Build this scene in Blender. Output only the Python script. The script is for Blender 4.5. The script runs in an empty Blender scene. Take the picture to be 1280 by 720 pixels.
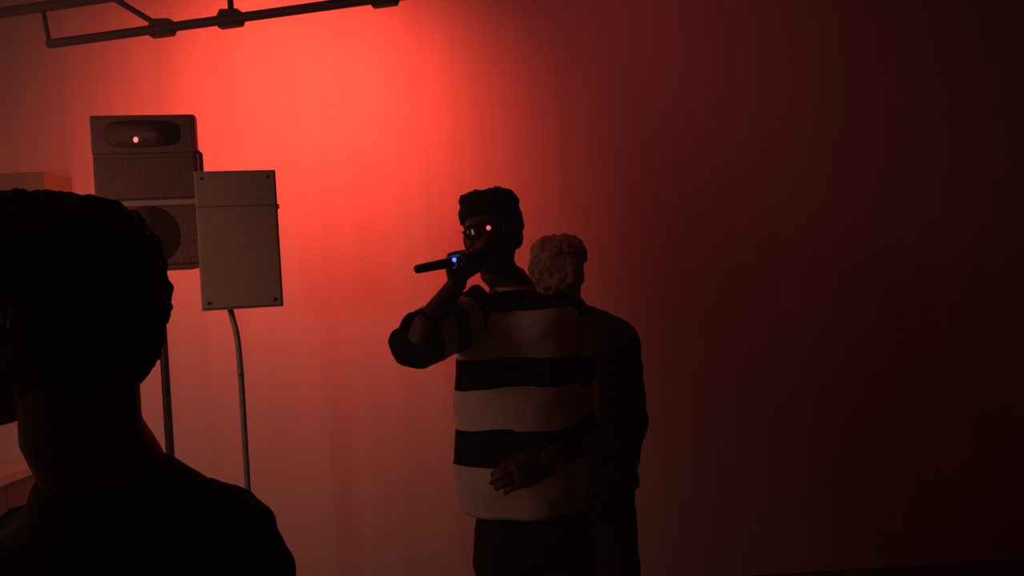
import bpy, bmesh, math, random
from mathutils import Vector as V, Matrix, noise
R = math.radians
random.seed(4)
SC = bpy.context.scene
COL = SC.collection

# ------------------------------------------------------------------ camera
CAM_Z, ROLL, FPX = 1.5, R(3.5), 1004.6
cd = bpy.data.cameras.new('camera'); cam = bpy.data.objects.new('camera', cd); COL.objects.link(cam)
cd.sensor_width = 36.0; cd.lens = 36.0 * FPX / 1280.0; cd.clip_start = 0.02
cam.matrix_world = Matrix.Translation((0, 0, CAM_Z)) @ Matrix.Rotation(R(90), 4, 'X') @ Matrix.Rotation(-ROLL, 4, 'Z')
SC.camera = cam

# ------------------------------------------------------------------ world: smoky air of the room, no sky
wd = bpy.data.worlds.new('room_air'); SC.world = wd; wd.use_nodes = True
nt = wd.node_tree; nt.nodes.clear()
wo = nt.nodes.new('ShaderNodeOutputWorld'); bgn = nt.nodes.new('ShaderNodeBackground')
bgn.inputs['Color'].default_value = (0, 0, 0, 1); bgn.inputs['Strength'].default_value = 0
vs = nt.nodes.new('ShaderNodeVolumeScatter'); vs.inputs['Color'].default_value = (0.95, 0.92, 0.9, 1)
vs.inputs['Density'].default_value = 0.06; vs.inputs['Anisotropy'].default_value = 0.1
nt.links.new(bgn.outputs[0], wo.inputs['Surface']); nt.links.new(vs.outputs[0], wo.inputs['Volume'])

# ------------------------------------------------------------------ lights
def light(name, kind, loc, color, power, size=0.05, aim=None, spot=None, blend=1.0):
    l = bpy.data.lights.new(name, kind); l.color = color; l.energy = power
    l.shadow_soft_size = size
    if kind == 'SPOT': l.spot_size = spot; l.spot_blend = blend
    o = bpy.data.objects.new(name, l); COL.objects.link(o); o.location = loc
    if aim: o.rotation_euler = (V(aim) - V(loc)).to_track_quat('-Z', 'Y').to_euler()
    return o
SPOT_LOC = V((-0.89, 2.86, 2.69)); SPOT_AIM = V((-1.00, 4.0, 2.27))
light('red_stage_light', 'SPOT', SPOT_LOC, (1.0, 0.062, 0.034), 172, 0.07, SPOT_AIM, 2.08, 1.0)
light('red_fill_right', 'SPOT', (0.30, 2.75, 2.95), (1.0, 0.045, 0.075), 8.5, 0.08, (0.55, 4.0, 2.1), R(150), 1.0)  # added dim red fill that lifts the right of the wall
light('left_fill', 'POINT', (-2.0, 1.6, 1.85), (1.0, 0.40, 0.31), 14, 0.28)  # unseen lamp off left, placed to brighten the striped shirt front
light('speaker_fill', 'SPOT', (-1.9, 0.3, 2.0), (1.0, 0.50, 0.34), 42, 0.16, (-1.30, 3.3, 1.15), R(52), 1.0)  # added spot without a doorway, fills speaker fronts and the wall behind

vw = SC.view_settings
vw.view_transform = 'Standard'; vw.look = 'None'; vw.exposure = 0.0; vw.gamma = 1.0; vw.use_curve_mapping = False

# ------------------------------------------------------------------ helpers
def at(px, py, d):
    """pixel of the 1280x720 frame at depth d (metres along +Y) -> world point"""
    dx, dy = px - 640.0, 360.0 - py
    c, s = math.cos(ROLL), math.sin(ROLL)
    return V(((dx * c + dy * s) / FPX * d, d, CAM_Z + (-dx * s + dy * c) / FPX * d))

MATS = {}
def mat(name, col, rough=0.7, metal=0.0, spec=0.3, noise_scale=None, noise_amt=0.15, bump=0.0, emit=None, estr=0.0, coat=0.0):
    if name in MATS: return MATS[name]
    m = bpy.data.materials.new(name); m.use_nodes = True; n = m.node_tree.nodes; l = m.node_tree.links
    b = n['Principled BSDF']; b.inputs['Base Color'].default_value = (*col, 1); b.inputs['Roughness'].default_value = rough
    b.inputs['Metallic'].default_value = metal; b.inputs['Specular IOR Level'].default_value = spec
    b.inputs['Coat Weight'].default_value = coat
    if noise_scale:
        tc = n.new('ShaderNodeTexCoord'); nz = n.new('ShaderNodeTexNoise'); nz.inputs['Scale'].default_value = noise_scale
        nz.inputs['Detail'].default_value = 4
        rp = n.new('ShaderNodeValToRGB')
        rp.color_ramp.elements[0].position = 0.3; rp.color_ramp.elements[1].position = 0.7
        rp.color_ramp.elements[0].color = (*[c * (1 - noise_amt) for c in col], 1)
        rp.color_ramp.elements[1].color = (*[min(1, c * (1 + noise_amt)) for c in col], 1)
        l.new(tc.outputs['Object'], nz.inputs['Vector']); l.new(nz.outputs['Fac'], rp.inputs['Fac']); l.new(rp.outputs['Color'], b.inputs['Base Color'])
        if bump:
            bp = n.new('ShaderNodeBump'); bp.inputs['Strength'].default_value = bump; bp.inputs['Distance'].default_value = 0.01
            l.new(nz.outputs['Fac'], bp.inputs['Height']); l.new(bp.outputs['Normal'], b.inputs['Normal'])
    if emit:
        b.inputs['Emission Color'].default_value = (*emit, 1); b.inputs['Emission Strength'].default_value = estr
    MATS[name] = m
    return m

def obj(name, bm, m, parent=None, smooth=True, label=None):
    me = bpy.data.meshes.new(name); bmesh.ops.recalc_face_normals(bm, faces=bm.faces); bm.to_mesh(me); bm.free()
    return link(name, me, m, parent, smooth, label)
def link(name, me, m, parent=None, smooth=True, label=None):
    o = bpy.data.objects.new(name, me); COL.objects.link(o)
    me.materials.clear(); me.materials.append(m)
    for p in me.polygons: p.use_smooth = smooth
    if parent: o.parent = parent
    if label: o['label'] = label
    return o
def thing(name, label, cat, loc=(0, 0, 0), rot=(0, 0, 0), group=None):
    o = bpy.data.objects.new(name, None); COL.objects.link(o); o.location = loc; o.rotation_euler = rot
    o['label'] = label; o['category'] = cat
    if group: o['group'] = group
    o.empty_display_size = 0.1
    return o
def struct(name, bm, m, label=None):
    o = obj(name, bm, m, None, False, label); o['kind'] = 'structure'; return o
def B(): return bmesh.new()
def box(bm, x0, x1, y0, y1, z0, z1, bev=0.0, M=None):
    g = bmesh.ops.create_cube(bm, size=1.0); vs_ = g['verts']
    for v in vs_:
        v.co = V(((x0 + x1) / 2 + v.co.x * (x1 - x0), (y0 + y1) / 2 + v.co.y * (y1 - y0), (z0 + z1) / 2 + v.co.z * (z1 - z0)))
    if bev:
        es = list({e for v in vs_ for e in v.link_edges})
        r = bmesh.ops.bevel(bm, geom=es, offset=bev, segments=2, affect='EDGES', profile=0.5)
        vs_ = list({v for f in r['faces'] for v in f.verts} | {v for v in vs_ if v.is_valid})
    if M:
        for v in vs_: v.co = M @ v.co
    return vs_
def loft(bm, rings, cap=True):
    rs = [[bm.verts.new(p) for p in r] for r in rings]
    n = len(rs[0])
    for a, b in zip(rs, rs[1:]):
        for i in range(n): bm.faces.new((a[i], a[(i + 1) % n], b[(i + 1) % n], b[i]))
    if cap:
        bm.faces.new(list(reversed(rs[0]))); bm.faces.new(rs[-1])
    return rs
def ering(c, u, w, ru, rw, n=24, e=2.0):
    out = []
    for i in range(n):
        a = 2 * math.pi * i / n; ca, sa = math.cos(a), math.sin(a)
        out.append(c + u * (ru * math.copysign(abs(ca) ** (2 / e), ca)) + w * (rw * math.copysign(abs(sa) ** (2 / e), sa)))
    return out
def tube(bm, pts, rad, n=16, round_ends=True, flat=1.0, ref=None, cap=True):
    """tube through pts with a radius for each point; flat scales the second axis"""
    pts = [V(p) for p in pts]; rad = list(rad) if hasattr(rad, '__len__') else [rad] * len(pts)
    tang = []
    for i in range(len(pts)):
        a = pts[max(0, i - 1)]; b = pts[min(len(pts) - 1, i + 1)]; tang.append((b - a).normalized())
    ref = V(ref) if ref is not None else (V((0, 0, 1)) if abs(tang[0].z) < 0.8 else V((1, 0, 0)))
    u = tang[0].cross(ref).normalized(); rings = []; first = True
    for i, (p, r, t) in enumerate(zip(pts, rad, tang)):
        u = (u - t * u.dot(t)).normalized(); w = t.cross(u)
        if i == 0 and round_ends:
            for k in (0.15, 0.6, 0.88): rings.append(ering(p - t * r * math.sqrt(1 - k * k) * 0.8, u, w, r * k, r * k * flat, n))
        rings.append(ering(p, u, w, r, r * flat, n))
        if i == len(pts) - 1 and round_ends:
            for k in (0.88, 0.6, 0.15): rings.append(ering(p + t * r * math.sqrt(1 - k * k) * 0.8, u, w, r * k, r * k * flat, n))
    loft(bm, rings, cap)
def ball(bm, c, r, seg=16, M=None):
    r = V(r) if hasattr(r, '__len__') else V((r, r, r))
    g = bmesh.ops.create_uvsphere(bm, u_segments=seg, v_segments=max(6, seg * 2 // 3), radius=1.0)
    for v in g['verts']:
        q = V((v.co.x * r.x, v.co.y * r.y, v.co.z * r.z))
        v.co = (M @ q if M else q) + V(c)
def curve_pts(pts, n=6):
    """Catmull-Rom through pts"""
    pts = [V(p) for p in pts]; P = [pts[0] * 2 - pts[1]] + pts + [pts[-1] * 2 - pts[-2]]; out = []
    for i in range(1, len(P) - 2):
        for k in range(n):
            t = k / n; a, b, c, d = P[i - 1:i + 3]
            out.append(0.5 * ((2 * b) + (c - a) * t + (2 * a - 5 * b + 4 * c - d) * t * t + (3 * b - a - 3 * c + d) * t ** 3))
    out.append(pts[-1]); return out
def fused(name, bm, m, parent, voxel, it=2, label=None):
    """overlapping closed shapes -> one continuous skin"""
    me = bpy.data.meshes.new(name); bmesh.ops.recalc_face_normals(bm, faces=bm.faces); bm.to_mesh(me); bm.free()
    o = bpy.data.objects.new(name, me); COL.objects.link(o)
    md = o.modifiers.new('r', 'REMESH'); md.mode = 'VOXEL'; md.voxel_size = voxel
    sm = o.modifiers.new('s', 'SMOOTH'); sm.iterations = it; sm.factor = 0.5
    dg = bpy.context.evaluated_depsgraph_get()
    new = bpy.data.meshes.new_from_object(o.evaluated_get(dg)); new.name = name
    bpy.data.objects.remove(o); bpy.data.meshes.remove(me)
    return link(name, new, m, parent, True, label)
def ruffle(o, amp, scale, oct_=3):
    """soft folds / curls along the normals"""
    me = o.data; ns = [v.normal.copy() for v in me.vertices]
    for v, nn in zip(me.vertices, ns):
        v.co += nn * amp * noise.fractal(v.co * scale, 1.0, 2.0, oct_)
    me.update()

# ------------------------------------------------------------------ materials
def wall_material():
    m = bpy.data.materials.new('pale_painted_wall'); m.use_nodes = True; n = m.node_tree.nodes; l = m.node_tree.links
    b = n['Principled BSDF']; b.inputs['Roughness'].default_value = 0.55; b.inputs['Specular IOR Level'].default_value = 0.25
    tc = n.new('ShaderNodeTexCoord'); mp = n.new('ShaderNodeMapping'); mp.inputs['Scale'].default_value = (6.0, 6.0, 0.35)
    nz = n.new('ShaderNodeTexNoise'); nz.inputs['Scale'].default_value = 1.6; nz.inputs['Detail'].default_value = 5
    rp = n.new('ShaderNodeValToRGB'); e = rp.color_ramp.elements
    e[0].position = 0.3; e[0].color = (0.635, 0.605, 0.565, 1); e[1].position = 0.7; e[1].color = (0.715, 0.685, 0.645, 1)
    l.new(tc.outputs['Object'], mp.inputs['Vector']); l.new(mp.outputs[0], nz.inputs['Vector']); l.new(nz.outputs['Fac'], rp.inputs['Fac'])
    l.new(rp.outputs['Color'], b.inputs['Base Color'])
    n2 = n.new('ShaderNodeTexNoise'); n2.inputs['Scale'].default_value = 60; n2.inputs['Detail'].default_value = 3
    bp = n.new('ShaderNodeBump'); bp.inputs['Strength'].default_value = 0.08; bp.inputs['Distance'].default_value = 0.01
    l.new(tc.outputs['Object'], n2.inputs['Vector']); l.new(n2.outputs['Fac'], bp.inputs['Height']); l.new(bp.outputs['Normal'], b.inputs['Normal'])
    return m
M_WALL = wall_material()
M_DARK = mat('black_painted_wall', (0.22, 0.19, 0.19), 0.8, noise_scale=5)
M_FLOOR = mat('dark_concrete', (0.06, 0.055, 0.05), 0.5, noise_scale=4, noise_amt=0.3, bump=0.1)
M_STEEL = mat('painted_truss_steel', (0.10, 0.06, 0.05), 0.6, noise_scale=12)
M_CAB = mat('speaker_plastic', (0.15, 0.065, 0.058), 0.6, noise_scale=40, bump=0.1)
M_GRILLE = mat('speaker_grille', (0.13, 0.055, 0.05), 0.6, noise_scale=120, noise_amt=0.4, bump=0.3)
M_CABG = mat('grey_speaker_shell', (0.36, 0.25, 0.20), 0.7, noise_scale=30, noise_amt=0.08)
M_POLE = mat('black_pole', (0.02, 0.015, 0.015), 0.4, metal=0.2)
M_POLEG = mat('grey_pole', (0.22, 0.20, 0.15), 0.5, metal=0.2)
M_RUB = mat('rubber', (0.02, 0.02, 0.02), 0.9)
M_PALE = mat('pale_counter_top', (0.72, 0.66, 0.58), 0.4, noise_scale=8, noise_amt=0.05)
M_WOOD = mat('brown_wood', (0.22, 0.10, 0.06), 0.6, noise_scale=6, noise_amt=0.25)
M_OLIVE = mat('olive_grey_paint', (0.30, 0.27, 0.16), 0.6, noise_scale=8, noise_amt=0.1)
M_SKIN = mat('brown_skin', (0.10, 0.045, 0.03), 0.55, noise_scale=18, noise_amt=0.12)
M_SKIN2 = mat('tan_skin', (0.26, 0.14, 0.10), 0.55, noise_scale=18, noise_amt=0.1)
M_HAIR = mat('black_hair', (0.012, 0.009, 0.008), 0.75, noise_scale=60, noise_amt=0.5, bump=0.5)
M_HAIR2 = mat('ash_brown_hair', (0.32, 0.25, 0.20), 0.7, noise_scale=50, noise_amt=0.4, bump=0.5)
M_BLACKC = mat('black_cotton', (0.022, 0.018, 0.020), 0.95, spec=0.05, noise_scale=50, noise_amt=0.3, bump=0.1)
M_DENIM = mat('dark_trouser_cloth', (0.014, 0.012, 0.014), 0.9, spec=0.1, noise_scale=60, noise_amt=0.3, bump=0.1)
M_CHAR = mat('charcoal_cloth', (0.035, 0.025, 0.024), 0.9, spec=0.1, noise_scale=50, noise_amt=0.3, bump=0.1)
M_SHOE = mat('dark_shoe', (0.03, 0.03, 0.03), 0.5)
M_SOLE = mat('shoe_sole', (0.4, 0.38, 0.35), 0.7)
M_EYE = mat('eye_white', (0.6, 0.57, 0.55), 0.2)
M_FRAME = mat('black_frame', (0.01, 0.01, 0.01), 0.3)
M_LENS = mat('tinted_lens', (0.03, 0.028, 0.03), 0.06, spec=0.8, coat=0.6)
M_REDGLINT = mat('red_glint_glow', (0.4, 0.02, 0.05), 0.4, emit=(1.0, 0.10, 0.18), estr=1.3)  # glow colour of the painted glint on the glasses
M_PINKGLOW = mat('pink_glow', (0.6, 0.2, 0.2), 0.4, emit=(1.0, 0.30, 0.26), estr=1.1)
M_BLUELED = mat('blue_light', (0.1, 0.2, 0.6), 0.4, emit=(0.16, 0.30, 1.0), estr=1.2)
M_MIC = mat('mic_black', (0.012, 0.012, 0.012), 0.4)
M_MESH = mat('mic_mesh', (0.05, 0.05, 0.05), 0.4, metal=0.6, noise_scale=300, noise_amt=0.6, bump=0.5)
STRIPE_PALE, STRIPE_DARK = (0.72, 0.62, 0.58), (0.012, 0.008, 0.009)
def stripe_material():
    """wide bands woven into the shirt, read from the 'band' value stored on the cloth"""
    m = bpy.data.materials.new('wide_striped_cloth'); m.use_nodes = True; n = m.node_tree.nodes; l = m.node_tree.links
    b = n['Principled BSDF']; b.inputs['Roughness'].default_value = 0.95; b.inputs['Specular IOR Level'].default_value = 0.05
    a = n.new('ShaderNodeAttribute'); a.attribute_name = 'band'
    rp = n.new('ShaderNodeValToRGB'); rp.color_ramp.interpolation = 'LINEAR'
    e = rp.color_ramp.elements; e[0].position = 0.47; e[0].color = (*STRIPE_DARK, 1); e[1].position = 0.53; e[1].color = (*STRIPE_PALE, 1)
    l.new(a.outputs['Fac'], rp.inputs['Fac']); l.new(rp.outputs['Color'], b.inputs['Base Color'])
    tc = n.new('ShaderNodeTexCoord'); nz = n.new('ShaderNodeTexNoise'); nz.inputs['Scale'].default_value = 90
    bp = n.new('ShaderNodeBump'); bp.inputs['Strength'].default_value = 0.15; bp.inputs['Distance'].default_value = 0.005
    l.new(tc.outputs['Object'], nz.inputs['Vector']); l.new(nz.outputs['Fac'], bp.inputs['Height']); l.new(bp.outputs['Normal'], b.inputs['Normal'])
    return m
M_STRIPE = stripe_material()
def band_attr(o, fn):
    at_ = o.data.attributes.new('band', 'FLOAT', 'POINT')
    for i, v in enumerate(o.data.vertices): at_.data[i].value = fn(v.co)
def bands(edges, s, soft):
    """0 = dark, 1 = pale; edges: ascending list where the colour flips, dark before the first"""
    val = 0.0; sign = 1
    for e in edges:
        t = min(1, max(0, (s - e) / soft + 0.5)); val += sign * t; sign = -sign
    return val

# ------------------------------------------------------------------ the room
WY, LX, RX, FY, CZ = 4.0, -3.15, 3.3, -2.6, 3.75
bm = B(); box(bm, LX - .1, RX + .1, FY - .1, WY + .1, -.1, 0); struct('floor', bm, M_FLOOR)
bm = B(); box(bm, LX - .1, RX + .1, FY - .1, WY + .1, CZ, CZ + .1); struct('ceiling', bm, M_DARK)
bm = B(); box(bm, LX - .1, RX + .1, WY, WY + .1, 0, CZ); struct('wall_back', bm, M_WALL)
bm = B(); box(bm, LX - .1, LX, FY, WY, 0, CZ); struct('wall_left', bm, M_WALL)
bm = B(); box(bm, RX, RX + .1, FY, WY, 0, CZ); struct('wall_right', bm, M_DARK)
bm = B(); box(bm, LX - .1, RX + .1, FY - .1, FY, 0, CZ); struct('wall_front', bm, M_DARK)

# ------------------------------------------------------------------ roof truss
A = at(62, 55, 2.9); Bp = at(460, 0, 2.66)
tdir = (Bp - A); tdir.z = 0; tdir.normalize()
truss = thing('roof_truss', 'dark steel roof truss with open web running across the top left', 'truss', A)
def tp(s, up): return tdir * s + V((0, 0, up))          # position along the truss, local to its root
TOP = 0.137
L0 = 4.6
bm = B(); tube(bm, [tp(0, 0), tp(L0, 0)], 0.0165, 10); obj('bottom_chord', bm, M_STEEL, truss)
bm = B(); tube(bm, [tp(-1.18, TOP), tp(L0, TOP)], 0.019, 10); obj('top_chord', bm, M_STEEL, truss)
n1 = (at(205, 30, 2.815) - A).dot(tdir); n2 = (at(290, 12, 2.765) - A).dot(tdir)
bm = B(); tube(bm, [tp(0, 0), tp(-.02, TOP)], 0.009, 8); obj('end_strut', bm, M_STEEL, truss)
step = .82; half = n2 - n1
s = n1; nodes = []
while s < L0 - 0.3:
    bm = B(); tube(bm, [tp(s, 0), tp(s - .20, TOP)], 0.0105, 8); obj('diagonal_strut', bm, M_STEEL, truss)
    bm = B(); tube(bm, [tp(s + half, 0), tp(s + half, TOP)], 0.0105, 8); obj('vertical_strut', bm, M_STEEL, truss)
    nodes += [s, s + half]; s += step
for s in nodes:
    bm = B(); c = tp(s, .012)
    rr = []
    for k in (-1, 1):
        o_ = V((tdir.y, -tdir.x, 0)) * .014 * k
        rr.append([c + o_ + tdir * a + V((0, 0, b)) for a, b in ((-.045, -.040), (.035, -.040), (.05, -.012), (.03, .016), (-.035, .022), (-.055, -.01))])
    loft(bm, rr); obj('gusset_plate', bm, M_STEEL, truss, False)
for s in (-1.1, 2.0, 4.4):
    bm = B(); tube(bm, [tp(s, TOP), V((tp(s, 0).x, tp(s, 0).y, CZ - A.z))], 0.008, 8); obj('hanger_rod', bm, M_STEEL, truss)

# ------------------------------------------------------------------ stage light that throws the red (hung above the frame), plus an added can for the dim fill
for loc_, aim_, lab_ in ((SPOT_LOC, SPOT_AIM, 'black stage light can hung behind the truss throwing bright red on wall'),
                         (V((0.30, 2.75, 2.95)), V((0.55, 4.0, 2.1)), 'added black stage light can, unseen above the performer, for the dim red fill on wall')):
    sl = thing('stage_light', lab_, 'light', loc_, group='red stage lights')
    ax = (aim_ - loc_).normalized()
    bm = B()
    ref = V((1, 0, 0)); u = ax.cross(ref).normalized(); w = ax.cross(u)
    prof = [(-.30, .03), (-.29, .075), (-.14, .085), (-.09, .095), (-.045, .095), (-.045, .082), (-.10, .078)]
    loft(bm, [ering(ax * a, u, w, r, r, 24) for a, r in prof]); obj('housing', bm, M_CAB, sl)
    bm = B(); loft(bm, [ering(ax * a, u, w, .077, .077, 24) for a in (-.102, -.092)]); obj('lens', bm, mat('red_lens', (.4, .03, .02), .2, emit=(1, .06, .03), estr=3), sl)
    bm = B()
    c0 = ax * -.16
    tube(bm, [c0 + V((-.10, 0, 0)), c0 + V((-.115, 0, .10)), c0 + V((-.06, 0, .2)), c0 + V((.06, 0, .2)), c0 + V((.115, 0, .10)), c0 + V((.10, 0, 0))], .008, 8, flat=.5)
    tube(bm, [c0 + V((0, 0, .2)), V((c0.x, c0.y, CZ - loc_.z))], .012, 8); obj('yoke', bm, M_CAB, sl)

# ------------------------------------------------------------------ loudspeakers on stands
def stand(name, label, foot, top_z, m, r=.014, neck=None, spread=.34):
    """tripod stand: pole, collar, three legs with braces"""
    t = thing(name, label, 'stand', foot, group='loudspeaker stands')
    bm = B(); tube(bm, [(0, 0, .10), (0, 0, .56)], r * 1.35, 14); obj('lower_pole', bm, m, t)
    pts = [V((0, 0, .5)), V((0, 0, top_z - .25))] + ([V(p) for p in neck] if neck else [V((0, 0, top_z))])
    bm = B(); tube(bm, curve_pts(pts, 6), r, 14, False); obj('upper_pole', bm, m, t)
    bm = B(); tube(bm, [(0, 0, .53), (0, 0, .60)], r * 1.9, 14); obj('collar', bm, M_RUB, t)
    bm = B(); tube(bm, [(r, -r, .565), (r + .03, -r - .03, .565)], .007, 8); ball(bm, (r + .035, -r - .035, .565), .014); obj('clamp_knob', bm, M_RUB, t)
    for k in range(3):
        a = R(90 + 120 * k + 20); d = V((math.cos(a), math.sin(a), 0))
        bm = B(); tube(bm, [d * .03 + V((0, 0, .40)), d * spread + V((0, 0, .015))], .010, 8); lg = obj('leg', bm, m, t)
        bm = B(); tube(bm, [d * (spread - .02) + V((0, 0, .02)), d * (spread + .03) + V((0, 0, .012))], .012, 8); obj('rubber_foot', bm, M_RUB, lg)
        bm = B(); tube(bm, [d * .02 + V((0, 0, .14)), d * spread * .55 + V((0, 0, .19))], .006, 8); obj('brace', bm, m, t)
    return t

# left, full-range box with horn, port slot and woofer grille
DL = 2.68; SL = DL / 3.1
tl, br = at(118, 145, DL), at(248, 335, DL)
k = 3.1 / FPX
w_, h_ = 121 * k, 192 * k
base = at(190, 336, DL); 
sp = thing('loudspeaker', 'dark two way loudspeaker with glowing dot, higher one, partly behind spectator head', 'loudspeaker', base, (0, 0, R(12)), 'loudspeakers on stands'); sp.scale = (SL,) * 3
dp = .24
# tapered body: front wider than back
bm = B()
hw = w_ / 2
def prism(bm, prof, z0, z1, bev=.008):
    loft(bm, [[V((x, y, z0)) for x, y in prof], [V((x, y, z1)) for x, y in prof]])
prof = [(-hw, 0), (-hw, .06), (-hw * .55, dp), (hw * .55, dp), (hw, .06), (hw, 0), (hw - .012, -.008), (-hw + .012, -.008)]
prism(bm, prof, 0, h_); obj('cabinet', bm, M_CAB, sp, False)
bm = B()       # horn panel on top
box(bm, -hw + .004, hw - .004, -.03, -.006, h_ - .150, h_ - .004, .006); hp = obj('horn_panel', bm, M_CABG if False else M_CAB, sp, False)
bm = B()
loft(bm, [ering(V((0, y, h_ - .078)), V((1, 0, 0)), V((0, 0, 1)), a, b, 28, 3.5) for y, a, b in ((-.036, .135, .052), (-.034, .128, .046), (-.012, .06, .02), (-.010, .05, .016))]); obj('horn', bm, M_GRILLE, hp)
bm = B(); ball(bm, (-.022, -.036, h_ - .10), (.009, .006, .011)); obj('pink_dot', bm, M_PINKGLOW, hp, label='small glowing pink dot')  # small emissive pink dot on the horn panel
bm = B(); box(bm, -hw + .01, hw - .004, -.026, -.006, h_ - .325, h_ - .165, .006); obj('mid_grille', bm, M_GRILLE, sp, False)
bm = B(); box(bm, -hw - .004, hw + .002, -.022, .0, h_ - .352, h_ - .330, .004); obj('pale_trim', bm, M_CABG, sp, False, 'lighter grey trim strip')
bm = B(); box(bm, -hw + .006, hw - .002, -.030, -.006, .012, h_ - .358, .008); obj('woofer_grille', bm, M_GRILLE, sp, False)
bm = B(); loft(bm, [ering(V((0, y, .125)), V((1, 0, 0)), V((0, 0, 1)), a, a, 28) for y, a in ((-.034, .115), (-.0335, .105), (-.030, .10))]); obj('woofer_ring', bm, M_CAB, sp)
bm = B(); tube(bm, [(hw + .002, .02, h_ - .24), (hw + .012, .03, h_ - .23), (hw + .012, .03, h_ - .15), (hw + .002, .02, h_ - .14)], .008, 8); obj('side_handle', bm, M_CABG, sp)
bm = B(); tube(bm, [(0, .12, -.03), (0, .12, .004)], .026, 14); obj('pole_socket', bm, M_RUB, sp)
fp = sp.matrix_basis if False else None
c6, s6 = math.cos(R(12)), math.sin(R(12))
pole_l = at(206, 420, DL + .12)
stand('speaker_stand', 'black tripod stand holding up the higher dark loudspeaker', (base.x - s6 * .12 * SL, base.y + c6 * .12 * SL, 0), base.z - .02, M_POLE, .0145)

# right, plain grey shell
DR = 2.50; SR = DR / 3.22
k = 3.22 / FPX
base2 = at(304, 386, DR); hw = 97 * k / 2; h2 = 173 * k
sp2 = thing('loudspeaker', 'plain brownish grey loudspeaker, lower one, nearest the microphone side', 'loudspeaker', base2, (0, 0, R(14)), 'loudspeakers on stands'); sp2.scale = (SR,) * 3
bm = B(); prof = [(-hw, 0), (-hw, .02), (-hw * .55, .17), (hw * .55, .17), (hw, .02), (hw, 0)]
prism(bm, prof, 0, h2); o = obj('cabinet', bm, M_CABG, sp2, False)
bm = B(); box(bm, -hw + .004, hw - .004, -.012, .0, .008, h2 - .150, .004); obj('front_panel', bm, M_CABG, sp2, False)
bm = B(); box(bm, -hw + .004, hw - .004, -.014, .0, h2 - .142, h2 - .006, .004); obj('top_panel', bm, M_CABG, sp2, False)
bm = B(); box(bm, hw - .012, hw + .006, .0, .05, h2 - .155, h2 - .138, .003); obj('grip_slot', bm, M_RUB, sp2, False)
for (x, z) in ((hw - .03, .03), (-hw + .03, .03), (hw - .03, h2 - .03), (-hw + .03, h2 - .03)):
    bm = B(); loft(bm, [ering(V((x, y, z)), V((1, 0, 0)), V((0, 0, 1)), a, a, 10) for y, a in ((-.0165, .006), (-.012, .008))]); obj('screw', bm, M_RUB, sp2)
pa = at(303, 500, DR + .06)
foot2 = V((pa.x, pa.y, 0))
nk = [at(301, 470, DR + .06) - foot2, at(297, 425, DR + .07) - foot2, at(290, 395, DR + .09) - foot2, at(287, 384, DR + .10) - foot2]
stand('speaker_stand', 'slim grey stand with bent neck under the plain grey loudspeaker', foot2, nk[0].z + .25 - .02, M_POLEG, .0095, nk)

# ------------------------------------------------------------------ counter and cabinet on the left
cx = -2.37
ct = thing('bar_counter', 'pale topped counter with brown wooden front at left edge behind spectator', 'counter', (cx, 3.2, 0))
bm = B(); box(bm, LX - cx + .01, .0, -.45, .79, .74, .79, .006); obj('counter_top', bm, M_PALE, ct, False, 'pale smooth top')
bm = B(); box(bm, LX - cx + .03, -.06, -.42, .78, .0, .74); obj('body', bm, M_WOOD, ct, False)
for i in range(5):
    bm = B(); y0 = -.42 + i * .24; box(bm, -.06, -.035, y0 + .004, y0 + .236, .10, .735, .004); obj('front_board', bm, M_WOOD, ct, False)
bm = B(); box(bm, -.055, -.04, -.42, .78, .0, .09); obj('kick_board', bm, M_DARK, ct, False)
cb = thing('wall_cabinet', 'olive grey box unit above counter at the left picture edge', 'cabinet', (LX, 3.74, 1.72))
bm = B(); box(bm, .005, 1.0, .02, .25, .0, .46, .006); obj('body', bm, M_OLIVE, cb, False)
for i in range(2):
    bm = B(); box(bm, .012 + i * .503, .507 + i * .503, .0, .02, .006, .452, .003); d_ = obj('door', bm, M_OLIVE, cb, False)
    bm = B(); box(bm, .46 + i * .075, .475 + i * .075, -.014, .0, .16, .30, .003); obj('handle', bm, M_PALE, d_, False)
bm = B(); box(bm, .80, .88, -.006, .0, .20, .33, .002); obj('pale_plate', bm, M_PALE, cb, False, 'small pale plate')

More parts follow.
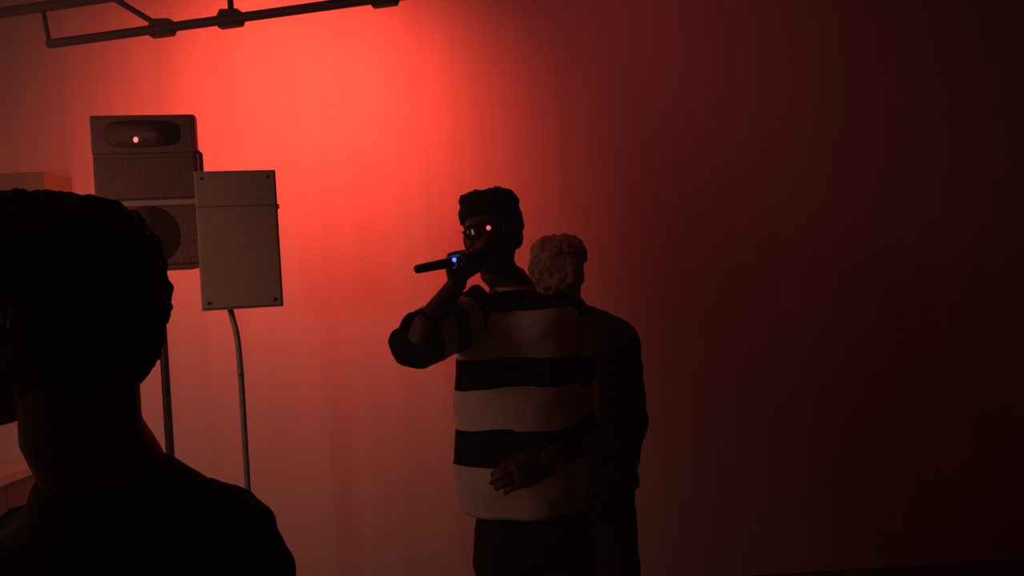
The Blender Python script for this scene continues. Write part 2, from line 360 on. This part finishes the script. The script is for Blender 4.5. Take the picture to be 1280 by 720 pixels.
# ------------------------------------------------------------------ people
HEAD = [  # z above chin, half width, front, back
    (0.000, .024, .086, -.050), (0.010, .038, .094, -.030), (0.028, .050, .097, .000), (0.050, .060, .096, .040), (0.080, .067, .094, .078),
    (0.110, .072, .093, .098), (0.140, .076, .096, .107), (0.165, .077, .095, .109), (0.190, .072, .086, .101), (0.210, .060, .069, .084),
    (0.225, .042, .047, .060), (0.234, .018, .020, .028)]
def head_rings(grow=0.0, z0=-1, n=28, zscale=1.0):
    out = []
    for z, hw, yf, yb in HEAD:
        if z < z0: continue
        zz = z + (grow * (z - .12) / .115 if z > .12 else 0)
        out.append(ering(V((0, (yf - yb) / 2, zz * zscale)), V((1, 0, 0)), V((0, 1, 0)), hw + grow, (yf + yb) / 2 + grow, n, 2.25))
    return out
def xf_rings(rings, M): return [[M @ p for p in r] for r in rings]
def add_head(bm, M, neck_to, neck_r=.057, nb=-.015):
    loft(bm, xf_rings(head_rings(), M))
    def P(x, y, z): return M @ V((x, y, z))
    Rm = M.to_3x3()
    tube(bm, [P(0, .088, .128), P(0, .104, .105), P(0, .117, .088), P(0, .106, .078)], [.009, .0115, .0145, .013], 10)       # nose
    for s in (-1, 1):
        tube(bm, [P(s * .006, .108, .082), P(s * .015, .100, .080)], [.010, .009], 8)
        tube(bm, [P(s * .012, .092, .138), P(s * .031, .089, .142), P(s * .055, .074, .136)], [.008, .010, .008], 8)        # brow
        ball(bm, P(s * .046, .070, .092), (.020, .018, .018), 10, Rm)                                                       # cheekbone
        ball(bm, P(s * .079, -.006, .112), (.010, .021, .033), 12, Rm @ Matrix.Rotation(R(12), 3, 'X'))                    # ear
    tube(bm, [P(-.020, .090, .049), P(0, .099, .051), P(.020, .090, .049)], [.005, .0075, .005], 8)                        # lips
    tube(bm, [P(-.018, .090, .039), P(0, .098, .038), P(.018, .090, .039)], [.005, .008, .005], 8)
    a = P(0, nb, .085); b = V(neck_to)
    tube(bm, [a, P(0, nb, .02).lerp(b, .15), a.lerp(b, .72), b], [neck_r * .98, neck_r, neck_r * 1.03, neck_r * 1.25], 20)
def eyes(M, parent):
    for s in (-1, 1):
        bm = B(); ball(bm, M @ V((s * .032, .081, .119)), .0125, 12); obj('eye', bm, M_EYE, parent)
def add_hand(bm, wrist, d, n, side, curl=(18, 28, 18), spread=1.0, sc=1.0, thumb_close=.35):
    """palm and five fingers; d = towards the finger tips, n = palm normal, side = +1 right hand, -1 left hand"""
    d = V(d).normalized(); n = V(n); n = (n - d * n.dot(d)).normalized(); s = d.cross(n) * side   # s points to the thumb
    w = V(wrist)
    rings = []
    for t, hw, th in ((-.02, .026, .019), (.01, .030, .019), (.04, .040, .018), (.07, .043, .016), (.092, .041, .012), (.098, .034, .007)):
        rings.append(ering(w + d * t * sc, s, n, hw * sc, th * sc, 18, 2.6))
    loft(bm, rings)
    for i, (off, ln, r) in enumerate(((.031, .92, .0088), (.0105, 1.0, .0092), (-.0105, .94, .0088), (-.031, .76, .0078))):
        p = w + d * (.085 - abs(off - .008) * .18) * sc + s * off * spread * sc
        pts = [p - d * .01 * sc]; rad = [r * sc * 1.05]; ang = 0
        for j, L in enumerate((.045, .028, .022)):
            ang += R(curl[j])
            dirv = d * math.cos(ang) + n * math.sin(ang) + s * (off * 2.2 * (spread - .9))
            p = p + dirv.normalized() * L * ln * sc; pts.append(p); rad.append(r * sc * (1.0, .92, .78)[j])
        tube(bm, curve_pts(pts, 3), [rad[min(3, int(q / 3))] for q in range(10)], 10)
    p0 = w + d * .022 * sc + s * .024 * sc + n * .004
    p1 = p0 + (d * .55 + s * .62 + n * (.25 + thumb_close * .5)).normalized() * .042 * sc
    p2 = p1 + (d * .8 + s * (.35 - thumb_close) + n * (.2 + thumb_close)).normalized() * .032 * sc
    p3 = p2 + (d * .85 + s * (.15 - thumb_close) + n * (.15 + thumb_close * 1.2)).normalized() * .026 * sc
    tube(bm, [p0, p1, p2, p3], [.015 * sc, .0115 * sc, .0105 * sc, .0085 * sc], 12)

def person(root_loc, label, J, head_M, skin, cloth, cloth2, hands, belly=1.0, hair_fn=None, shirt=None, sleeve_to=.8, facing=V((0, -1, 0)), nb=-.015, neck_r=.057):
    """J: joints local to the root; body is one continuous mesh, clothes and hair are its children"""
    root = thing('person', label, 'person', root_loc)
    f = facing; side = V((0, 0, 1)).cross(f).normalized()      # person's left hand side when f is forward
    bm = B()
    add_head(bm, head_M, J['neck'], neck_r, nb)
    pel, ch = J['pelvis'], J['chest']
    rings = []
    tors = [(0, .15, .10), (.12, .165, .112), (.3, .150, .105), (.5, .150, .105), (.72, .172, .115), (.86, .165, .108), (.95, .12, .085), (1.02, .065, .06)]
    for t, a, b in tors: rings.append(ering(pel.lerp(J['neck'], t), side, f, a * belly * .92, b * belly * .9, 28, 2.4))
    loft(bm, rings)
    for s in 'LR':
        sh, el, wr = J['sh' + s], J['el' + s], J['wr' + s]
        tube(bm, [sh.lerp(J['neck'], .35), sh, sh.lerp(el, .35), sh.lerp(el, .7), el, el.lerp(wr, .25), el.lerp(wr, .6), wr], [.042, .050, .048, .043, .039, .042, .035, .026], 18)
        hp, kn, an = J['hip' + s], J['kn' + s], J['an' + s]
        tube(bm, [hp, hp.lerp(kn, .3), hp.lerp(kn, .75), kn, kn.lerp(an, .28), kn.lerp(an, .7), an], [.09, .085, .062, .055, .056, .040, .034], 18)
        tube(bm, [an + V((0, 0, .0)) - f * .02, an + f * .06 + V((0, 0, -.04)), an + f * .15 + V((0, 0, -.055))], [.036, .036, .026], 12)
        d, n, kw = hands[s]
        add_hand(bm, wr, d, n, 1 if s == 'R' else -1, **kw)
    body = fused('body', bm, skin, root, .0052, 2)
    eyes(head_M, root)
    # trousers
    bm = B()
    loft(bm, [ering(pel + V((0, 0, dz)), side, f, a * belly, b * belly, 28, 2.5) for dz, a, b in ((-.12, .15, .115), (-.05, .178, .13), (.02, .160, .112), (.05, .140, .095))])
    for s in 'LR':
        hp, kn, an = J['hip' + s], J['kn' + s], J['an' + s]
        tube(bm, [hp + V((0, 0, -.02)), hp.lerp(kn, .35), hp.lerp(kn, .8), kn, kn.lerp(an, .4), kn.lerp(an, .8), an + V((0, 0, .01))], [.104, .100, .085, .082, .078, .075, .076], 20)
    tr = fused('trousers', bm, cloth2, root, .010, 4); ruffle(tr, .010, 9)
    # shoes
    for s in 'LR':
        an = J['an' + s]; g = V((an.x, an.y, 0))
        bm = B()
        loft(bm, [ering(g + f * y + V((0, 0, z)), V((0, 0, 1)), side, hh, ww, 16, 2.6) for y, z, hh, ww in ((-.085, .05, .02, .02), (-.075, .055, .045, .034), (-.02, .06, .055, .038), (.05, .05, .045, .042), (.12, .042, .036, .047), (.17, .036, .028, .042), (.195, .032, .012, .022))])
        sh_ = obj('shoe', bm, M_SHOE, root)
        bm = B()
        oc = []
        for z in (.0, .022):
            oc.append([g + f * (.055 + .145 * math.cos(a)) + side * (.046 * math.sin(a)) + V((0, 0, z)) for a in [2 * math.pi * i / 20 for i in range(20)]])
        loft(bm, oc); obj('sole', bm, M_SOLE, sh_, False)
    return root, body

def sleeve(root, sh, el, wr, upto, r0, r1, m, name='sleeve', n=44, nrad=28, inner=V((0, 0, 0)), amp=.008):
    """cloth tube from shoulder along the arm; upto in arm units (1 = elbow, 2 = wrist)"""
    key = [sh + inner, sh, sh.lerp(el, .5), el, el.lerp(wr, .5), wr]
    kt = [-.25, 0, .5, 1, 1.5, 2]
    path = []
    for i in range(n + 1):
        t = -.25 + (upto + .25) * i / n
        for a in range(len(kt) - 1):
            if kt[a] <= t <= kt[a + 1] + 1e-6:
                q = (t - kt[a]) / (kt[a + 1] - kt[a]); path.append((key[a].lerp(key[a + 1], q), t)); break
    pts = [p for p, _ in path]
    for _ in range(4): pts = [pts[0]] + [(pts[i - 1] + pts[i] * 2 + pts[i + 1]) / 4 for i in range(1, len(pts) - 1)] + [pts[-1]]
    rad = [r0 + (r1 - r0) * max(0, t) / upto for _, t in path]
    bm = B(); tube(bm, pts, rad, nrad, False)
    lay = None
    o = obj(name, bm, m, root)
    ts = [t for _, t in path for _k in range(nrad)]
    o['_t'] = 0
    vals = {i: ts[i] for i in range(len(ts))}
    ruffle(o, amp, 14)
    del o['_t']
    return o, vals

def hmat(pos, yaw, pitch=0.0, roll=0.0):
    """head local +Y (face) -> world; yaw 0 faces the camera (-Y), positive yaw turns the face to picture left"""
    return Matrix.Translation(pos) @ Matrix.Rotation(math.pi - yaw, 4, 'Z') @ Matrix.Rotation(pitch, 4, 'X') @ Matrix.Rotation(roll, 4, 'Y')

def hair_cap(root, M, mater, grow, amp, scale, shape=None, voxel=.007, extra=None, face_z=.158, name='hair', nape=.058):
    """hair over the crown, sides and nape"""
    bm = B()
    rings = []
    for z, hw, yf, yb in HEAD:
        if z < .028: continue
        front = yf if z >= face_z else .0 - .012                 # hairline: below it only the back half is covered
        if z >= face_z: front = yf
        zz = z + (grow * 1.1 if z > .2 else grow * max(0, (z - .12)) / .08)
        gq = grow * min(1, max(0, (z - .03) / .09)); hwv = (hw + gq) * (1 if z > .07 else .82)
        if z < .1: yb = max(yb, nape + (z - .028) * .35)
        yfv, ybv = front + (grow * .8 if z >= face_z else 0), yb + gq
        if shape: zz, hwv, yfv, ybv = shape(zz, hwv, yfv, ybv, z)
        rings.append(ering(V((0, (yfv - ybv) / 2, zz)), V((1, 0, 0)), V((0, 1, 0)), hwv, (yfv + ybv) / 2, 30, 2.5))
    loft(bm, xf_rings(rings, M))
    if extra: extra(bm, M)
    o = fused(name, bm, mater, root, voxel, 2); ruffle(o, amp, scale, 4)
    return o

def collar(root, neck, f, side, r, m, name='collar'):
    bm = B()
    loft(bm, [ering(neck + V((0, 0, z)) + f * y, side, f, a, b, 28) for z, y, a, b in ((-.03, -.005, r * 1.25, r * 1.22), (.015, .0, r * 1.06, r * 1.04), (.022, .0, r * 1.0, r * .98), (-.01, .0, r * .98, r * .97))], False)
    return obj(name, bm, m, root)

# ---------------------------------------------------------------- performer with the microphone
DP = 2.4
ft = at(672, 640, DP); root = V((ft.x, DP, 0))
def L(px, py, d=DP): return at(px, py, d) - root
F = V((-.22, -1, 0)).normalized(); S = V((0, 0, 1)).cross(F).normalized()
neck = L(641, 366, DP + .03); pelvis = L(664, 640, DP)
J = dict(neck=neck, pelvis=pelvis, chest=L(650, 450),
         shR=L(598, 391), elR=L(519, 428, DP - .17), wrR=L(560, 361, DP - .215),
         shL=L(703, 392, DP + .03), elL=L(722, 520, DP + .06), wrL=L(680, 584, DP - .17),
         hipR=L(634, 668), hipL=L(698, 668), knR=L(640, 850), knL=L(705, 850), anR=V((0, 0, 0)), anL=V((0, 0, 0)))
J['knR'] = V((J['hipR'].x - .02, -.03, .50)); J['anR'] = V((J['hipR'].x - .05, .02, .085))
J['knL'] = V((J['hipL'].x + .03, -.02, .50)); J['anL'] = V((J['hipL'].x + .06, .03, .085))
chin = L(615, 347, DP - .035)
chin_o = hmat(V((0, 0, 0)), R(24), R(-2), R(0)) @ V((0, .07, 0))
HM = hmat(L(619, 343, DP + .0) - V((0, 0, 0)), R(9), R(2), R(2))
# microphone line
mic_tail = L(519, 337, DP - .27); mic_head = HM @ V((0, .150, .046))
mdir = (mic_head - mic_tail).normalized()
gp = mic_head - mdir * .066                                     # grip centre
fore = (gp - J['elR']).normalized(); d_h = (fore - mdir * fore.dot(mdir)).normalized(); n_h = mdir.cross(d_h)
J['wrR'] = gp - d_h * .082 - n_h * .027
person_lbl = 'performer in wide striped shirt and glasses singing into a microphone'
hands = dict(R=(d_h, n_h, dict(curl=(62, 78, 55), sc=1.0, thumb_close=.55)),
             L=((L(650, 592, DP - .215) - J['wrL']), V((.0, .75, -.35)), dict(curl=(25, 38, 25))))
perf, body = person(root, person_lbl, J, HM, M_SKIN, None, M_DENIM, hands, facing=F)
# shirt body
def xr(y):                                                        # left and right silhouette of the shirt by picture row
    tab = [(362, 622, 664), (370, 604, 688), (380, 588, 710), (392, 577, 722), (408, 572, 727), (450, 570, 726), (500, 569, 724), (545, 567, 726), (585, 566, 730), (612, 570, 731), (632, 577, 731)]
    for a, b in zip(tab, tab[1:]):
        if a[0] <= y <= b[0]:
            q = (y - a[0]) / (b[0] - a[0]); return a[1] + (b[1] - a[1]) * q, a[2] + (b[2] - a[2]) * q
rings = []; rows = []
NR = 70
for i in range(NR + 1):
    y = 362 + (632 - 362) * i / NR
    a, b = xr(y); c = L((a + b) / 2, y, DP + .01); hw = (b - a) / 2 * DP / FPX
    dpt = min(.125, .05 + .09 * min(1, (y - 360) / 45)) + .022 * max(0, (y - 480) / 150)
    rings.append(ering(c, S, F, hw * 1.01, dpt, 44, 2.35)); rows.append(y)
bm = B(); loft(bm, rings)
shirt = obj('striped_shirt', bm, M_STRIPE, perf, label='shirt with wide dark and pale bands'); 
def shirt_band(i, co):
    y = rows[min(NR, i // 44)]
    y += 5 * noise.noise(co * 7)
    return bands([360 + (e_ - 360) * .955 for e_ in (390, 447, 486, 536, 581, 860)], y, 3.5)
atb = shirt.data.attributes.new('band', 'FLOAT', 'POINT')
for i, v in enumerate(shirt.data.vertices): atb.data[i].value = shirt_band(i, v.co)
ruffle(shirt, .012, 8)
for sd, upto, r0, r1, edges in (('R', 1.04, .075, .082, [.22, .42, .60, .84, ]), ('L', 1.12, .072, .074, [.04, .42, .68, 1.06])):
    o, vals = sleeve(perf, J['sh' + sd], J['el' + sd], J['wr' + sd], upto, r0, r1, M_STRIPE, inner=(neck - J['sh' + sd]) * .3, amp=.012)
    atb = o.data.attributes.new('band', 'FLOAT', 'POINT')
    for i in range(len(o.data.vertices)):
        atb.data[i].value = bands(edges, vals[i] + .05 * noise.noise(o.data.vertices[i].co * 9), .03)
co_ = collar(perf, neck + V((0, 0, -.002)), F, S, .068, mat('pale_collar', STRIPE_PALE, .95, spec=.05))
# hair: short boxy crop, fuller at the back of the crown
def boxy(zz, hw, yf, yb, z):
    if z >= .20: return zz, hw * (1.0 + (z - .2) * 14), (yf + .004) * (1.0 + (z - .2) * 14), yb * (1 + (z - .2) * 8)
    return zz, hw, yf, yb
def crown(bm, M):
    ball(bm, M @ V((-.012, -.03, .240)), (.055, .065, .022), 16, M.to_3x3())
hair_cap(perf, HM, M_HAIR, .014, .010, 45, boxy, extra=crown)
# glasses
bm = B()
for s in (-1, 1):
    cc = V((s * .031, .113, .121))
    loop = [HM @ (cc + V((.027 * math.copysign(abs(math.cos(a)) ** .6, math.cos(a)), -abs(s * .031 + .027 * math.cos(a)) * .12, .020 * math.copysign(abs(math.sin(a)) ** .6, math.sin(a))))) for a in [2 * math.pi * i / 24 for i in range(25)]]
    tube(bm, loop, .0032, 8, False)
    tube(bm, [HM @ V((s * .056, .106, .126)), HM @ V((s * .070, .088, .126)), HM @ V((s * .079, .0, .126)), HM @ V((s * .080, -.02, .112))], .003, 8)
tube(bm, [HM @ V((-.009, .113, .124)), HM @ V((0, .116, .127)), HM @ V((.009, .113, .124))], .003, 8)
gl = obj('glasses', bm, M_FRAME, perf)
for s in (-1, 1):
    bm = B(); rr = []
    for k, (sc_, yy) in enumerate(((1.0, 0), (1.0, .0015), (.6, .004), (.1, .005))):
        rr.append([HM @ (V((s * .031, .112 + yy, .121)) + V((.026 * sc_ * math.cos(a), -abs(s * .031 + .026 * math.cos(a)) * .12, .019 * sc_ * math.sin(a)))) for a in [2 * math.pi * i / 20 for i in range(20)]])
    loft(bm, rr); obj('lens', bm, M_LENS, gl)
bm = B(); ball(bm, HM @ V((-.014, .120, .127)), .0065, 12); obj('red_glint', bm, M_REDGLINT, gl, label='tiny red lens glint set as a glowing dot at the glasses')  # emissive dot stands in for a red reflection in the lens

# microphone: its own thing, held in the hand
mic = thing('microphone', 'black handheld microphone with blue light held at the performer mouth', 'microphone', mic_tail + root)
Lm = (mic_head - mic_tail).length
u = mdir.cross(V((0, 0, 1))).normalized(); w = mdir.cross(u)
def mring(a, r, n=20): return ering(mdir * a, u, w, r, r, n)
bm = B(); loft(bm, [mring(a, r) for a, r in ((0, .008), (.003, .0115), (.02, .0125), (Lm * .5, .0145), (Lm - .055, .0175), (Lm - .04, .0205))]); obj('handle', bm, M_MIC, mic)
bm = B(); loft(bm, [mring(a, r) for a, r in ((Lm - .042, .019), (Lm - .036, .0235), (Lm - .018, .0262), (Lm - .004, .0262), (Lm + .012, .021), (Lm + .02, .012), (Lm + .022, .004))]); obj('mesh_head', bm, M_MESH, mic)
bm = B(); loft(bm, [mring(a, r) for a, r in ((Lm - .009, .0268), (Lm - .007, .0278), (Lm - .003, .0278), (Lm - .001, .0268))]); obj('head_band', bm, M_MIC, mic)
led = at(571, 325, DP - .29) - (mic_tail + root)
al = Lm * .57
bm = B(); loft(bm, [mring(a, r) for a, r in ((al - .010, .0135), (al - .009, .0185), (al + .009, .0190), (al + .010, .0135))]); rg = obj('blue_ring', bm, mat('blue_plastic', (.02, .03, .25), .4, emit=(.05, .07, .6), estr=.25), mic)
bm = B(); ball(bm, mdir * al + V((-.002, -.0165, .004)), .0065, 12); obj('blue_led', bm, M_BLUELED, rg, label='glowing blue light')

# ---------------------------------------------------------------- person behind the performer
DB = 2.9
ft = at(735, 640, DB); root = V((ft.x, DB, 0))
def L(px, py, d=DB): return at(px, py, d) - root
F = V((.2, 1, 0)).normalized(); S = V((0, 0, 1)).cross(F).normalized()
neck = L(716, 396, DB + .03); pelvis = L(733, 600, DB)
J = dict(neck=neck, pelvis=pelvis, chest=L(720, 450), shR=L(664, 412), elR=L(655, 515, DB + .05), wrR=L(668, 590, DB - .12),
         shL=L(775, 424, DB + .05), elL=L(790, 520, DB + .1), wrL=L(775, 605, DB - .02), hipR=L(704, 625), hipL=L(760, 625))
for s_, sg in (('R', -1), ('L', 1)):
    J['kn' + s_] = V((J['hip' + s_].x + sg * .01, -.03, .48)); J['an' + s_] = V((J['hip' + s_].x + sg * .02, .02, .085))
HM2 = hmat(L(703, 384, DB), R(200), R(-2), R(0))
for q_ in ('sh', 'el', 'wr', 'hip', 'kn', 'an'): J[q_ + 'L'], J[q_ + 'R'] = J[q_ + 'R'], J[q_ + 'L']
hands = dict(L=(V((.1, .2, -1)), V((1, 0, -.1)), {}), R=(V((0, .2, -1)), V((-1, 0, 0)), {}))
back, _ = person(root, 'dark figure with bushy hair and turned back standing right behind the striped performer', J, HM2, M_SKIN2, None, M_CHAR, hands, facing=F)
def torso_shirt(root_o, J, F, S, m, wid=1.0, hem=-.04, name='shirt', amp=.01, trap={'L': (.75, .062), 'R': (.75, .062)}):
    pel, nk = J['pelvis'], J['neck']; rings = []
    for t, a, b in ((hem, .19, .135), (.1, .185, .132), (.3, .178, .128), (.5, .176, .126), (.7, .19, .128), (.82, .192, .122), (.89, .178, .11), (.94, .145, .095), (.98, .10, .08), (1.02, .075, .07)):
        rings.append(ering(pel.lerp(nk, t), S, F, a * wid, b * wid, 40, 2.4))
    bm = B(); loft(bm, rings)
    for e in 'LR':
        tube(bm, [J['sh' + e].lerp(nk, trap[e][0]), J['sh' + e].lerp(nk, .35), J['sh' + e]], [trap[e][1], (*trap[e], .068)[2], .072], 18)
        tube(bm, [pel.lerp(nk, .84), pel.lerp(nk, .86).lerp(J['sh' + e], .5), J['sh' + e] + V((0, 0, -.03))], [.085, .085, .07], 18)
    o = fused(name, bm, m, root_o, .009, 4); ruffle(o, amp, 9); return o
torso_shirt(back, J, F, S, M_CHAR)
for sd in 'LR': sleeve(back, J['sh' + sd], J['el' + sd], J['wr' + sd], 1.9, .070, .048, M_CHAR, inner=(neck - J['sh' + sd]) * .3, amp=.01)
collar(back, neck, F, S, .072, M_CHAR)
hair_cap(back, HM2, M_HAIR2, .022, .014, 28, nape=.09)

# ---------------------------------------------------------------- spectator in front, back to the camera
DS = .88
ft = at(140, 700, DS); root = V((ft.x + .06, DS, 0))
def L(px, py, d=DS): return at(px, py, d) - root
F = V((-.25, 1, 0)).normalized(); S = V((0, 0, 1)).cross(F).normalized()
neck = L(136, 628, DS + .01)
nz_ = neck.z
J = dict(neck=neck, pelvis=V((neck.x + .02, 0.02, nz_ - .52)), chest=neck - V((0, 0, .2)))
J['shR'] = L(276, 692, DS - .02); J['shL'] = neck * 2 - J['shR']; J['shL'].z = J['shR'].z - .035; J['shL'].y = .06
for s_, sg in (('R', 1), ('L', -1)):
    J['el' + s_] = J['sh' + s_] + V((sg * .03, -.0, -.29)); J['wr' + s_] = J['el' + s_] + V((sg * .0, .05, -.25))
    J['hip' + s_] = J['pelvis'] + V((sg * .085, 0, -.08)); J['kn' + s_] = V((J['hip' + s_].x, .03, .44)); J['an' + s_] = V((J['hip' + s_].x, 0, .085))
HM3 = hmat(L(46, 538, DS) , R(108), R(6), R(0))
hands = dict(R=(V((0, .1, -1)), V((-1, 0, 0)), {}), L=(V((0, .1, -1)), V((1, 0, 0)), {}))
spec, _ = person(root, 'spectator in black seen from behind, large dark head and shoulder at left', J, HM3, M_SKIN, None, M_DENIM, hands, facing=F, nb=-.056, neck_r=.060)
torso_shirt(spec, J, F, S, M_BLACKC, .98, amp=.006, trap={'L': (.6, .050, .066), 'R': (.8, .072)})
for sd in 'LR': sleeve(spec, J['sh' + sd], J['el' + sd], J['wr' + sd], .85, .068, .072, M_BLACKC, inner=(neck - J['sh' + sd]) * .3, amp=.008)
collar(spec, neck + V((0, 0, .01)), F, S, .070, M_BLACKC)
hair_cap(spec, HM3, M_HAIR, .022, .007, 60, voxel=.005, nape=.092)
